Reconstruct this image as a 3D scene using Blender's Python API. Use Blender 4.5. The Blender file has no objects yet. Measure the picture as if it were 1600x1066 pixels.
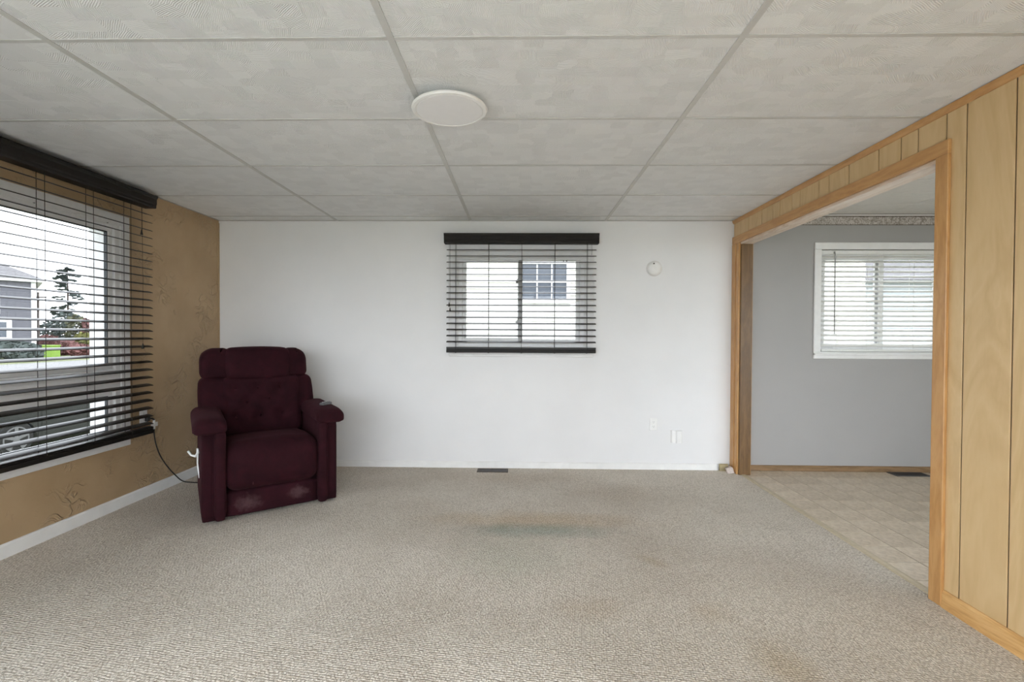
import bpy, bmesh, math, random
from mathutils import Vector, Matrix
from math import sin, cos, pi, radians

sc = bpy.context.scene
C = sc.collection
random.seed(7)

# ------------------------------------------------------------------ camera / world / exposure
H_EYE = 1.2139
cam_d = bpy.data.cameras.new('camera')
cam_d.sensor_width = 36.0
cam_d.lens = 36.0 * 727.78 / 1600.0
cam_d.clip_start = 0.05
cam_d.clip_end = 400
cam = bpy.data.objects.new('camera', cam_d)
C.objects.link(cam)
yaw, pitch, roll = 0.0190, -0.0133, 0.0049
rt = Vector((cos(yaw), sin(yaw), 0)); fw = Vector((-sin(yaw), cos(yaw), 0)); up = Vector((0, 0, 1))
fw2 = fw * cos(pitch) + up * sin(pitch); up2 = up * cos(pitch) - fw * sin(pitch)
rt3 = rt * cos(roll) + up2 * sin(roll); up3 = up2 * cos(roll) - rt * sin(roll)
M = Matrix((rt3, up3, -fw2)).transposed().to_4x4()
M.translation = Vector((0, 0, H_EYE))
cam.matrix_world = M
sc.camera = cam

w = bpy.data.worlds.new('overcast_sky')
sc.world = w
w.use_nodes = True
bgn = w.node_tree.nodes['Background']
bgn.inputs['Color'].default_value = (0.93, 0.975, 1.03, 1)
bgn.inputs['Strength'].default_value = 1.0

vs = sc.view_settings
sc.display_settings.display_device = 'sRGB'
vs.view_transform = 'Standard'
vs.look = 'None'
vs.gamma = 1.0
vs.use_curve_mapping = False
vs.exposure = 2.84
sc.cycles.max_bounces = 14
sc.cycles.diffuse_bounces = 9
sc.cycles.transparent_max_bounces = 24
sc.cycles.use_denoising = True

# ------------------------------------------------------------------ dimensions
XL, XR, D, HC = -2.773, 1.908, 4.231, 2.2445
YF = -1.0            # wall behind the camera
XK = 5.0             # far kitchen wall
HK = 2.30            # kitchen ceiling
TOP = 2.36
GZ = -1.05           # ground outside

# ------------------------------------------------------------------ helpers
def lin(r, g, b):
    f = lambda c: (c / 255 / 12.92) if c / 255 <= 0.04045 else ((c / 255 + 0.055) / 1.055) ** 2.4
    return (f(r), f(g), f(b), 1)

def link(o, parent=None):
    C.objects.link(o)
    if parent is not None:
        o.parent = parent
    return o

def tag(o, label=None, cat=None, group=None, kind=None):
    if label: o['label'] = label
    if cat: o['category'] = cat
    if group: o['group'] = group
    if kind: o['kind'] = kind
    return o

def empty(name, loc=(0, 0, 0), rz=0.0, parent=None):
    o = bpy.data.objects.new(name, None)
    o.empty_display_size = 0.05
    o.location = loc
    o.rotation_euler = (0, 0, rz)
    return link(o, parent)

class MB:
    """collects faces, builds one mesh"""
    def __init__(s):
        s.v = []; s.f = []
    def add(s, vs_, fs_):
        n = len(s.v)
        s.v += [tuple(p) for p in vs_]
        s.f += [tuple(i + n for i in f) for f in fs_]
        return s
    def box(s, x0, x1, y0, y1, z0, z1, c=0.0):
        if c <= 0:
            s.add([(x0,y0,z0),(x1,y0,z0),(x1,y1,z0),(x0,y1,z0),(x0,y0,z1),(x1,y0,z1),(x1,y1,z1),(x0,y1,z1)],
                  [(0,3,2,1),(4,5,6,7),(0,1,5,4),(1,2,6,5),(2,3,7,6),(3,0,4,7)])
            return s
        bm = bmesh.new()
        bmesh.ops.create_cube(bm, size=1)
        for v in bm.verts:
            v.co = Vector((x0 + (v.co.x + .5) * (x1 - x0), y0 + (v.co.y + .5) * (y1 - y0), z0 + (v.co.z + .5) * (z1 - z0)))
        bmesh.ops.bevel(bm, geom=list(bm.edges), offset=c, segments=1, affect='EDGES')
        bm.verts.index_update()
        s.add([v.co for v in bm.verts], [[v.index for v in f.verts] for f in bm.faces])
        bm.free()
        return s
    def prism(s, prof, axis, a, b):
        """prof: list of (u,v) counter-clockwise; axis 'x','y','z' extrude a..b"""
        n = len(prof)
        def P(u, v, t):
            return {'x': (t, u, v), 'y': (u, t, v), 'z': (u, v, t)}[axis]
        vs_ = [P(u, v, a) for u, v in prof] + [P(u, v, b) for u, v in prof]
        fs_ = [tuple(range(n))[::-1], tuple(range(n, 2 * n))]
        fs_ += [(i, (i + 1) % n, (i + 1) % n + n, i + n) for i in range(n)]
        return s.add(vs_, fs_)
    def tube(s, pts, r, seg=6, taper=None):
        pts = [Vector(p) for p in pts]
        vs_ = []; fs_ = []
        ref = Vector((0.13, 0.27, 0.95)).normalized()
        for i, p in enumerate(pts):
            t = (pts[min(i + 1, len(pts) - 1)] - pts[max(i - 1, 0)]).normalized()
            a = t.cross(ref)
            if a.length < 1e-3: a = t.cross(Vector((1, 0, 0)))
            a.normalize(); b = t.cross(a)
            rr = r if taper is None else r * taper[i]
            for k in range(seg):
                th = 2 * pi * k / seg
                vs_.append(p + a * (rr * cos(th)) + b * (rr * sin(th)))
        for i in range(len(pts) - 1):
            for k in range(seg):
                fs_.append((i*seg+k, i*seg+(k+1) % seg, (i+1)*seg+(k+1) % seg, (i+1)*seg+k))
        fs_.append(tuple(range(seg))[::-1]); n = (len(pts) - 1) * seg
        fs_.append(tuple(range(n, n + seg)))
        return s.add(vs_, fs_)
    def lathe(s, prof, seg=32, center=(0, 0, 0), axis='z', caps=True):
        """prof list of (r, h)"""
        vs_ = []; fs_ = []; n = len(prof)
        for k in range(seg):
            th = 2 * pi * k / seg
            for r, h in prof:
                a, b = r * cos(th), r * sin(th)
                p = {'z': (a, b, h), 'y': (a, h, b), 'x': (h, a, b)}[axis]
                vs_.append((p[0] + center[0], p[1] + center[1], p[2] + center[2]))
        for k in range(seg):
            k2 = (k + 1) % seg
            for i in range(n - 1):
                fs_.append((k*n+i, k2*n+i, k2*n+i+1, k*n+i+1))
        if caps and prof[0][0] > 1e-6: fs_.append(tuple(k * n for k in range(seg))[::-1])
        if caps and prof[-1][0] > 1e-6: fs_.append(tuple(k * n + n - 1 for k in range(seg)))
        return s.add(vs_, fs_)
    def soft(s, x0, x1, y0, y1, z0, z1, r, n=12, fn=None, ns=None):
        """rounded box with n cuts; fn(Vector)->Vector deforms it"""
        bm = bmesh.new()
        bmesh.ops.create_cube(bm, size=2)
        bmesh.ops.subdivide_edges(bm, edges=list(bm.edges), cuts=n, use_grid_fill=True)
        c = Vector(((x0+x1)/2, (y0+y1)/2, (z0+z1)/2)); hs = Vector(((x1-x0)/2, (y1-y0)/2, (z1-z0)/2))
        for v in bm.verts:
            # push the grid lines toward the edges so that the rounding gets vertices
            u = Vector([math.copysign(abs(t) ** 0.8, t) for t in v.co])
            p = Vector((u.x * hs.x, u.y * hs.y, u.z * hs.z))
            q = Vector([max(-(hs[i] - r), min(hs[i] - r, p[i])) for i in range(3)])
            d = p - q
            if d.length > 1e-9: p = q + d.normalized() * r
            p = p + c
            if fn: p = fn(p)
            v.co = p
        bm.verts.index_update()
        s.add([v.co for v in bm.verts], [[v.index for v in f.verts] for f in bm.faces])
        bm.free()
        return s
    def mesh(s, name, mat=None, smooth=False):
        me = bpy.data.meshes.new(name)
        me.from_pydata(s.v, [], s.f)
        me.validate()
        bm = bmesh.new(); bm.from_mesh(me)
        bmesh.ops.recalc_face_normals(bm, faces=bm.faces)
        bm.to_mesh(me); bm.free()
        if mat: me.materials.append(mat)
        if smooth:
            me.polygons.foreach_set('use_smooth', [True] * len(me.polygons))
        me.update()
        return me
    def build(s, name, mat, parent=None, smooth=False, kind=None):
        o = bpy.data.objects.new(name, s.mesh(name, mat, smooth))
        link(o, parent)
        if kind: o['kind'] = kind
        return o

# ------------------------------------------------------------------ materials
class Mat:
    def __init__(s, name, base=(.8, .8, .8, 1), rough=.6, **kw):
        s.m = bpy.data.materials.new(name); s.m.use_nodes = True
        s.nt = s.m.node_tree; s.N = s.nt.nodes; s.L = s.nt.links
        s.b = s.N['Principled BSDF']
        s.b.inputs['Base Color'].default_value = base
        s.b.inputs['Roughness'].default_value = rough
        for k, v in kw.items(): s.b.inputs[k.replace('_', ' ')].default_value = v
        s._co = None
    def n(s, t, **kw):
        x = s.N.new(t)
        for k, v in kw.items():
            if hasattr(x, k): setattr(x, k, v)
            else: x.inputs[k.replace('_', ' ')].default_value = v
        return x
    def l(s, a, b): s.L.new(a, b)
    def co(s):
        if not s._co: s._co = s.n('ShaderNodeTexCoord').outputs['Object']
        return s._co
    def mapped(s, scale=(1, 1, 1), loc=(0, 0, 0), rot=(0, 0, 0), src=None):
        mp = s.n('ShaderNodeMapping'); mp.inputs['Scale'].default_value = scale
        mp.inputs['Location'].default_value = loc; mp.inputs['Rotation'].default_value = rot
        s.l(src or s.co(), mp.inputs['Vector']); return mp.outputs[0]
    def noise(s, scale, detail=4, rough=.55, src=None, dist=0):
        x = s.n('ShaderNodeTexNoise'); x.inputs['Scale'].default_value = scale
        x.inputs['Detail'].default_value = detail; x.inputs['Roughness'].default_value = rough
        x.inputs['Distortion'].default_value = dist
        s.l(src or s.co(), x.inputs['Vector']); return x.outputs['Fac']
    def ramp(s, fac, stops):
        x = s.n('ShaderNodeValToRGB'); e = x.color_ramp.elements
        while len(e) > len(stops): e.remove(e[-1])
        while len(e) < len(stops): e.new(0.5)
        for i, (p, c) in enumerate(stops): e[i].position = p; e[i].color = c
        s.l(fac, x.inputs[0]); return x.outputs[0]
    def mix(s, fac, a, b, mode='MIX'):
        x = s.n('ShaderNodeMix'); x.data_type = 'RGBA'; x.blend_type = mode
        for v, i in ((fac, 0), (a, 6), (b, 7)):
            if hasattr(v, 'links'): s.l(v, x.inputs[i])
            else: x.inputs[i].default_value = v
        return x.outputs[2]
    def math(s, op, a, b=0.0, c=None):
        x = s.n('ShaderNodeMath'); x.operation = op
        for v, i in ((a, 0), (b, 1)) + (((c, 2),) if c is not None else ()):
            if hasattr(v, 'links'): s.l(v, x.inputs[i])
            else: x.inputs[i].default_value = v
        return x.outputs[0]
    def bump(s, h, strength=.3, dist=.01, prev=None):
        x = s.n('ShaderNodeBump'); x.inputs['Strength'].default_value = strength; x.inputs['Distance'].default_value = dist
        s.l(h, x.inputs['Height'])
        if prev: s.l(prev, x.inputs['Normal'])
        s.l(x.outputs[0], s.b.inputs['Normal']); return x.outputs[0]
    def col(s, sock): s.l(sock, s.b.inputs['Base Color'])

def simple(name, c, rough=.6, var=.06, scale=30, bump=.0, **kw):
    m = Mat(name, c, rough, **kw)
    nz = m.noise(scale)
    d = tuple(x * (1 - var) for x in c[:3]) + (1,); e = tuple(min(1, x * (1 + var)) for x in c[:3]) + (1,)
    m.col(m.ramp(nz, [(.3, d), (.7, e)]))
    if bump: m.bump(nz, bump, .004)
    return m.m

# white painted wall
def wall_paint(name, c):
    m = Mat(name, c, .55)
    a = m.noise(2.2, 3); d = tuple(x * .965 for x in c[:3]) + (1,)
    m.col(m.ramp(a, [(.35, d), (.65, c)]))
    m.bump(m.noise(60, 3), .06, .004)
    return m.m
M_WALL = wall_paint('white_wall_paint', (.765, .765, .77, 1))
M_KWALL = wall_paint('kitchen_wall_paint', (.37, .362, .352, 1))
M_TRIMW = simple('white_trim_paint', (.80, .80, .79, 1), .4, .04, 12)

def tan_wall():
    c = (.43, .305, .175, 1)
    m = Mat('tan_trowelled_plaster', c, .5)
    big = m.noise(3.0, 4)
    m.col(m.ramp(big, [(.3, (.385, .268, .150, 1)), (.7, (.46, .33, .195, 1))]))
    v = m.n('ShaderNodeTexNoise'); v.inputs['Scale'].default_value = 7; v.inputs['Detail'].default_value = 3
    v.inputs['Distortion'].default_value = 2.2
    m.l(m.co(), v.inputs['Vector'])
    ridge = m.math('POWER', m.math('SUBTRACT', 1.0, m.math('ABSOLUTE', m.math('MULTIPLY', m.math('SUBTRACT', v.outputs['Fac'], .5), 9.0))), 3.0)
    ridge = m.math('MAXIMUM', ridge, 0.0)
    mask = m.ramp(m.noise(3.5, 2), [(.48, (0, 0, 0, 1)), (.6, (1, 1, 1, 1))])
    h = m.math('MULTIPLY', ridge, mask)
    p = m.bump(m.noise(45, 4), .12, .006)
    m.bump(h, .8, .008, p)
    return m.m
M_TAN = tan_wall()

def carpet():
    m = Mat('berber_loop_carpet', (.36, .31, .255, 1), .95)
    m.b.inputs['Specular IOR Level'].default_value = .15
    # staggered loops
    mp = m.mapped((1, 1, 0), rot=(0, 0, radians(9)))
    wob = m.n('ShaderNodeTexNoise'); wob.inputs['Scale'].default_value = 18; m.l(mp, wob.inputs['Vector'])
    add = m.n('ShaderNodeVectorMath'); add.operation = 'MULTIPLY_ADD'
    m.l(wob.outputs['Color'], add.inputs[0]); add.inputs[1].default_value = (.015, .015, 0); m.l(mp, add.inputs[2])
    vo = m.n('ShaderNodeTexVoronoi'); vo.inputs['Scale'].default_value = 92; vo.inputs['Randomness'].default_value = .6
    m.l(add.outputs[0], vo.inputs['Vector'])
    br = m.n('ShaderNodeTexBrick'); br.inputs['Scale'].default_value = 1.0
    br.inputs['Brick Width'].default_value = .0175; br.inputs['Row Height'].default_value = .011
    br.inputs['Mortar Size'].default_value = .0028; br.inputs['Mortar Smooth'].default_value = 1.0
    br.inputs['Color1'].default_value = (1, 1, 1, 1); br.inputs['Color2'].default_value = (.8, .8, .8, 1); br.inputs['Mortar'].default_value = (0, 0, 0, 1)
    m.l(add.outputs[0], br.inputs['Vector'])
    fleck = m.noise(150, 3, .75)
    hgt = m.math('ADD', m.math('MULTIPLY', m.math('SUBTRACT', 1.0, m.math('MULTIPLY', vo.outputs['Distance'], 1.3)), .8), m.math('MULTIPLY', br.outputs['Color'], .38))
    base = m.ramp(fleck, [(.30, (.48, .43, .375, 1)), (.47, (.74, .685, .615, 1)), (.72, (.90, .85, .78, 1))])
    dark = m.ramp(hgt, [(.25, (.56, .53, .49, 1)), (.70, (1, 1, 1, 1))])
    c1 = m.mix(.75, base, dark, 'MULTIPLY')
    # worn and soiled areas
    soil = m.ramp(m.noise(1.1, 5, .6), [(.36, (.90, .88, .85, 1)), (.64, (1.05, 1.05, 1.04, 1))])
    c2 = m.mix(1.0, c1, soil, 'MULTIPLY')
    def blob(cx, cy, rx, ry, rot=0.0, soft=.5):
        q = m.mapped((1, 1, 0), loc=(0, 0, 0))
        mp2 = m.n('ShaderNodeMapping'); mp2.vector_type = 'TEXTURE'
        mp2.inputs['Location'].default_value = (cx, cy, 0); mp2.inputs['Rotation'].default_value = (0, 0, rot); mp2.inputs['Scale'].default_value = (rx, ry, 1)
        m.l(q, mp2.inputs['Vector'])
        ln = m.n('ShaderNodeVectorMath'); ln.operation = 'LENGTH'; m.l(mp2.outputs[0], ln.inputs[0])
        wv = m.math('ADD', ln.outputs['Value'], m.math('MULTIPLY', m.math('SUBTRACT', m.noise(6, 3), .5), .9))
        return m.ramp(wv, [(soft * .5, (1, 1, 1, 1)), (1.0, (0, 0, 0, 1))])
    for cx, cy, rx, ry, rot, colr, st in [
            (.12, 2.88, .60, .13, .0, (.60, .70, .70, 1), .80),      # blue green streak
            (.10, 3.04, .85, .17, .0, (.84, .72, .55, 1), .55),      # brown rim
            (-.05, 2.55, .42, .38, .0, (.84, .92, .88, 1), .5),       # pale green patch
            (.85, 2.05, .12, .10, .0, (.80, .70, .55, 1), .35),
            (.98, 1.72, .13, .19, .3, (.78, .68, .50, 1), .45),
            (.33, 2.05, .20, .12, .0, (.82, .76, .68, 1), .5),
            (.0, 3.95, .9, .2, .0, (.88, .83, .78, 1), .5),
            (.75, 3.6, .45, .25, .0, (.88, .84, .80, 1), .5),
            (.72, 2.5, .14, .06, -.8, (.80, .73, .60, 1), .5)]:
        fac = m.math('MULTIPLY', blob(cx, cy, rx, ry, rot), st)
        c2 = m.mix(fac, c2, m.mix(1.0, c2, colr, 'MULTIPLY'))
    m.col(c2)
    m.bump(hgt, .8, .008)
    return m.m
M_CARPET = carpet()

def ceiling_panel_mat():
    m = Mat('textured_ceiling_panel', (.66, .655, .64, 1), .7)
    v = m.n('ShaderNodeTexVoronoi'); v.inputs['Scale'].default_value = 13; v.inputs['Randomness'].default_value = .55
    v.distance = 'CHEBYCHEV'
    m.l(m.mapped((1, 1.3, 0)), v.inputs['Vector'])
    sep = m.n('ShaderNodeSeparateColor'); m.l(v.outputs['Color'], sep.inputs[0])
    vr = m.n('ShaderNodeVectorRotate'); vr.rotation_type = 'Z_AXIS'
    m.l(m.co(), vr.inputs['Vector']); m.l(m.math('MULTIPLY', sep.outputs[0], 6.28), vr.inputs['Angle'])
    wv = m.n('ShaderNodeTexWave'); wv.inputs['Scale'].default_value = 55; wv.inputs['Distortion'].default_value = 4; wv.inputs['Detail'].default_value = 2
    wv.inputs['Detail Scale'].default_value = .5
    m.l(vr.outputs[0], wv.inputs['Vector'])
    cl = m.ramp(sep.outputs[1], [(.0, (.79, .80, .805, 1)), (1.0, (.86, .87, .875, 1))])
    fin = m.ramp(wv.outputs['Fac'], [(.0, (.93, .93, .93, 1)), (1.0, (1.02, 1.02, 1.02, 1))])
    m.col(m.mix(1.0, cl, fin, 'MULTIPLY'))
    m.bump(wv.outputs['Fac'], .5, .004)
    return m.m
M_PANEL = ceiling_panel_mat()
M_TBAR = simple('grey_ceiling_grid_metal', (.56, .56, .545, 1), .45, .03)
M_WANGLE = simple('wall_angle_metal', (.36, .35, .33, 1), .5, .03)
M_DARKGAP = simple('dark_ceiling_void', (.10, .10, .10, 1), .9)

def wood(name, c0, c1, c2, scale=1.0, axis='z', rough=.35, swirl=True):
    m = Mat(name, c1, rough)
    oi = m.n('ShaderNodeObjectInfo')
    off = m.n('ShaderNodeVectorMath'); off.operation = 'MULTIPLY_ADD'
    cmb = m.n('ShaderNodeCombineXYZ')
    for i in range(3): m.l(oi.outputs['Random'], cmb.inputs[i])
    m.l(cmb.outputs[0], off.inputs[0]); off.inputs[1].default_value = (7.3, 13.1, 19.7); m.l(m.co(), off.inputs[2])
    st = {'z': (1, 1, .16), 'y': (1, .16, 1), 'x': (.16, 1, 1)}[axis]
    mp = m.mapped(tuple(t * scale for t in st), src=off.outputs[0])
    n1 = m.noise(7, 5, .55, mp, 1.4 if swirl else .3)
    rings = m.math('FRACT', m.math('MULTIPLY', n1, 7.0))
    rings = m.math('ABSOLUTE', m.math('SUBTRACT', m.math('MULTIPLY', rings, 2.0), 1.0))
    fine = m.noise(160, 2, .6, mp)
    f = m.math('ADD', m.math('MULTIPLY', rings, .55), m.math('MULTIPLY', fine, .45))
    m.col(m.ramp(f, [(.15, c0), (.5, c1), (.85, c2)]))
    m.bump(fine, .06, .002)
    return m.m
M_BIRCH = wood('birch_plywood_panelling', (.575, .395, .195, 1), (.62, .435, .222, 1), (.655, .47, .25, 1), .45)
M_OAK = wood('oak_casing', (.44, .225, .078, 1), (.51, .275, .10, 1), (.56, .315, .125, 1), 1.3, 'z', .3, False)
M_OAKY = wood('oak_casing_long', (.44, .225, .078, 1), (.51, .275, .10, 1), (.56, .315, .125, 1), 1.3, 'y', .3, False)
M_OAKD = wood('dark_oak_jamb', (.105, .052, .014, 1), (.14, .072, .021, 1), (.175, .092, .03, 1), 1.3, 'z', .35, False)  # jamb boards in a darker oak tone than the casing
M_PINE = wood('pine_baseboard', (.50, .27, .09, 1), (.62, .36, .135, 1), (.70, .44, .19, 1), 1.2, 'y', .3, False)
M_PALEWOOD = wood('pale_soffit_board', (.60, .46, .35, 1), (.72, .59, .48, 1), (.80, .69, .59, 1), 1.2, 'y', .35, False)
M_KBASE = wood('brown_kitchen_baseboard', (.17, .10, .045, 1), (.23, .14, .065, 1), (.28, .17, .085, 1), 1.2, 'x', .4, False)
M_GROOVE = simple('dark_groove', (.045, .028, .015, 1), .8)

def vinyl(name, cells=False):
    m = Mat(name, (.55, .47, .38, 1), .32)
    oi = m.n('ShaderNodeObjectInfo')
    a = m.noise(5, 6, .6); b = m.noise(34, 4, .65, None, .6)
    f = m.math('ADD', m.math('MULTIPLY', a, .6), m.math('MULTIPLY', b, .45))
    c = m.ramp(f, [(.33, (.37, .29, .205, 1)), (.52, (.62, .525, .41, 1)), (.70, (.76, .675, .56, 1))])
    t = m.ramp(oi.outputs['Random'], [(0, (.92, .91, .89, 1)), (1, (1.04, 1.04, 1.03, 1))])
    c = m.mix(1.0, c, t, 'MULTIPLY')
    if cells:
        br = m.n('ShaderNodeTexBrick'); br.offset = 0
        br.inputs['Scale'].default_value = 1; br.inputs['Brick Width'].default_value = .1875; br.inputs['Row Height'].default_value = .1875
        br.inputs['Mortar Size'].default_value = .002; br.inputs['Color1'].default_value = (1, 1, 1, 1); br.inputs['Color2'].default_value = (.93, .93, .93, 1); br.inputs['Mortar'].default_value = (.6, .55, .5, 1)
        m.l(m.co(), br.inputs['Vector'])
        c = m.mix(1.0, c, br.outputs['Color'], 'MULTIPLY')
    m.col(c)
    m.bump(b, .08, .002)
    return m.m
M_VINYL = vinyl('beige_stone_vinyl_tile')
M_VINYL2 = vinyl('beige_stone_vinyl_sheet', True)
M_GROUT = simple('vinyl_grout', (.20, .16, .115, 1), .6)
M_STRIP = simple('threshold_strip', (.50, .42, .29, 1), .4, .1)

M_BLIND = Mat('dark_espresso_slat', (.014, .011, .009, 1), .36, Specular_IOR_Level=.4).m
M_VALANCE = Mat('dark_espresso_valance', (.012, .010, .009, 1), .55, Specular_IOR_Level=.25).m
M_CORD = simple('dark_cord', (.02, .016, .014, 1), .8)
M_VINYLW = simple('white_window_vinyl', (.78, .78, .78, 1), .35, .03)
M_VINYLW2 = simple('painted_window_casing', (.74, .735, .73, 1), .45, .05, 9)
M_GASKET = simple('dark_window_gasket', (.05, .055, .06, 1), .6)
M_WBLIND = simple('white_blind_slat', (.82, .82, .79, 1), .4, .02)
M_WCORD = simple('white_blind_cord', (.7, .7, .68, 1), .7)
M_WAND = simple('grey_plastic_wand', (.32, .32, .31, 1), .25)
M_PLASTIC = simple('white_plastic', (.82, .82, .81, 1), .35, .02)
M_DIFF = simple('frosted_diffuser', (.83, .83, .84, 1), .45, .01)
M_BLACK = simple('black_plastic', (.012, .012, .013, 1), .4)
M_BROWNM = simple('brown_register_metal', (.045, .032, .022, 1), .45)
M_GREYM = simple('grey_register_metal', (.06, .06, .062, 1), .45)
M_RUBBERC = simple('black_power_cable', (.012, .012, .012, 1), .5)
M_CHROME = simple('grey_remote_shell', (.12, .12, .125, 1), .3)

def glass_mat(name, tint):
    m = bpy.data.materials.new(name); m.use_nodes = True
    nt = m.node_tree; nt.nodes.clear()
    o = nt.nodes.new('ShaderNodeOutputMaterial'); t = nt.nodes.new('ShaderNodeBsdfTransparent'); g = nt.nodes.new('ShaderNodeBsdfGlossy')
    t.inputs[0].default_value = tint; g.inputs['Roughness'].default_value = .02
    lw = nt.nodes.new('ShaderNodeLayerWeight'); lw.inputs['Blend'].default_value = .5
    pw = nt.nodes.new('ShaderNodeMath'); pw.operation = 'POWER'; pw.inputs[1].default_value = 5
    f = nt.nodes.new('ShaderNodeMath'); f.operation = 'MULTIPLY_ADD'; f.inputs[1].default_value = .96; f.inputs[2].default_value = .04
    nt.links.new(lw.outputs['Facing'], pw.inputs[0]); nt.links.new(pw.outputs[0], f.inputs[0])
    mx = nt.nodes.new('ShaderNodeMixShader')
    nt.links.new(f.outputs[0], mx.inputs[0]); nt.links.new(t.outputs[0], mx.inputs[1]); nt.links.new(g.outputs[0], mx.inputs[2]); nt.links.new(mx.outputs[0], o.inputs[0])
    return m
M_GLASS = glass_mat('window_glass', (.95, .96, .965, 1))
M_TINTED = glass_mat('dimming_tinted_glass', (.76, .765, .77, 1))  # tint put into the glass to dim the view outside; no screen

def fabric(name, c, worn=None, worn_at=None):
    m = Mat(name, c, .85)
    m.b.inputs['Sheen Weight'].default_value = .06
    m.b.inputs['Sheen Roughness'].default_value = .5
    m.b.inputs['Sheen Tint'].default_value = (.55, .2, .24, 1)
    m.b.inputs['Specular IOR Level'].default_value = .12
    nap = m.noise(9, 4, .6, None, .6); rib = m.noise(220, 2, .6)
    d = tuple(x * .72 for x in c[:3]) + (1,); e = tuple(x * 1.35 for x in c[:3]) + (1,)
    cc = m.ramp(nap, [(.3, d), (.7, e)])
    if worn:
        tot = None
        for (cx, cz, rx, rz) in worn_at:
            mp2 = m.n('ShaderNodeMapping'); mp2.vector_type = 'TEXTURE'
            mp2.inputs['Location'].default_value = (cx, 0, cz); mp2.inputs['Scale'].default_value = (rx, 1000, rz)
            m.l(m.co(), mp2.inputs['Vector'])
            ln = m.n('ShaderNodeVectorMath'); ln.operation = 'LENGTH'; m.l(mp2.outputs[0], ln.inputs[0])
            wv = m.math('ADD', ln.outputs['Value'], m.math('MULTIPLY', m.math('SUBTRACT', m.noise(28, 5, .7), .5), 1.8))
            bl = m.ramp(wv, [(.25, (1, 1, 1, 1)), (1.0, (0, 0, 0, 1))])
            tot = bl if tot is None else m.math('MAXIMUM', tot, bl)
        cc = m.mix(m.math('MULTIPLY', tot, .42), cc, worn)
    m.col(cc)
    p = m.bump(rib, .25, .002)
    return m.m
BURG = (.0215, .0042, .0072, 1)
M_FAB = fabric('burgundy_velour', BURG)
M_FABW = fabric('burgundy_velour_worn', BURG, (.14, .08, .085, 1), [(.26, .095, .09, .06), (.57, .11, .08, .05)])
M_THREAD = simple('seam_thread', (.12, .05, .055, 1), .7)

# outside
M_GRASS = Mat('lawn_grass', (.12, .15, .05, 1), .9)
_n = M_GRASS.noise(.8, 6, .6); M_GRASS.col(M_GRASS.ramp(_n, [(.3, (.10, .115, .045, 1)), (.7, (.15, .165, .07, 1))]))
M_GRASS = M_GRASS.m
M_ROAD = simple('pale_asphalt', (0.1860, 0.1860, 0.1860, 1), .85, .12, 3)
M_SIDG = Mat('grey_lap_siding', (.19, .19, .225, 1), .6)
_s = M_SIDG; _w = _s.n('ShaderNodeTexWave'); _w.wave_type = 'BANDS'; _w.bands_direction = 'Z'; _w.wave_profile = 'SAW'
_w.inputs['Scale'].default_value = 1.57; _s.l(_s.co(), _w.inputs['Vector'])
_s.col(_s.ramp(_w.outputs['Fac'], [(0, (.115, .115, .135, 1)), (.82, (.125, .125, .145, 1)), (.95, (.07, .07, .085, 1))]))
M_SIDG = _s.m
M_ROOF = simple('grey_shingle_roof', (0.1395, 0.1348, 0.1395, 1), .8, .2, 4)
M_CREAM = simple('cream_vinyl_siding', (.74, .73, .66, 1), .5, .03, 3)
M_PALEB = simple('pale_blue_grey_siding', (.55, .59, .62, 1), .5, .03, 3)
M_DGLASS = Mat('dark_far_glass', (.10, .115, .14, 1), .15).m
M_LEAFD = simple('dark_blue_green_foliage', (.055, .072, .066, 1), .8, .3, 3)
M_LEAFG = simple('green_foliage', (.09, .095, .05, 1), .8, .3, 3)
M_LEAFR = simple('red_autumn_foliage', (.17, .075, .07, 1), .8, .3, 3)
M_LEAFY = simple('yellow_green_foliage', (0.1550, 0.1550, 0.0388, 1), .8, .3, 3)
M_BARK = simple('brown_bark', (.08, .06, .05, 1), .9, .2)
M_LIME = simple('lime_green_paint', (0.1705, 0.2945, 0.0232, 1), .5, .05)
M_CAR = Mat('dark_grey_car_paint', (.020, .021, .026, 1), .3, Coat_Weight=.4).m
M_TYRE = simple('tyre_rubber', (.018, .018, .018, 1), .8)
M_ALLOY = Mat('silver_alloy', (.16, .16, .17, 1), .5).m
M_POLE = simple('weathered_pole', (.13, .11, .10, 1), .9)

# ------------------------------------------------------------------ structure: walls with openings
def wall_cells(mb, axis, a0, a1, u0, u1, z0, z1, holes):
    """slab between a0..a1 on its thin axis ('x' or 'y'), u along, with rectangular holes (u0,u1,z0,z1)"""
    us = sorted({u0, u1, *[h[0] for h in holes], *[h[1] for h in holes]})
    for i in range(len(us) - 1):
        ua, ub = us[i], us[i + 1]
        cuts = sorted([(h[2], h[3]) for h in holes if h[0] <= ua + 1e-6 and h[1] >= ub - 1e-6])
        z = z0
        for (c0, c1) in cuts + [(z1, z1)]:
            if c0 > z + 1e-6:
                if axis == 'x': mb.box(a0, a1, ua, ub, z, c0)
                else: mb.box(ua, ub, a0, a1, z, c0)
            z = max(z, c1)
    return mb

WT = 0.15
# openings
W1 = (1.00, 3.17, 0.475, 1.975)     # left wall, along y
W2 = (-0.585, 0.585, 1.10, 1.955)   # back wall, along x
W3 = (2.68, 3.86, 1.063, 1.991)     # kitchen back wall
W4 = (-2.6, 1.75, 0.05, 2.16)        # added opening for daylight, wall behind the camera
W5 = (-0.7, 2.0, 0.5, 2.15)        # added opening for daylight, kitchen far wall, along y
W7 = (-0.85, 0.55, 0.475, 1.975)    # added opening for daylight, left wall, beside the camera
W6 = (2.3, 4.7, 0.05, 2.15)         # added opening for daylight, kitchen wall behind the camera

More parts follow.
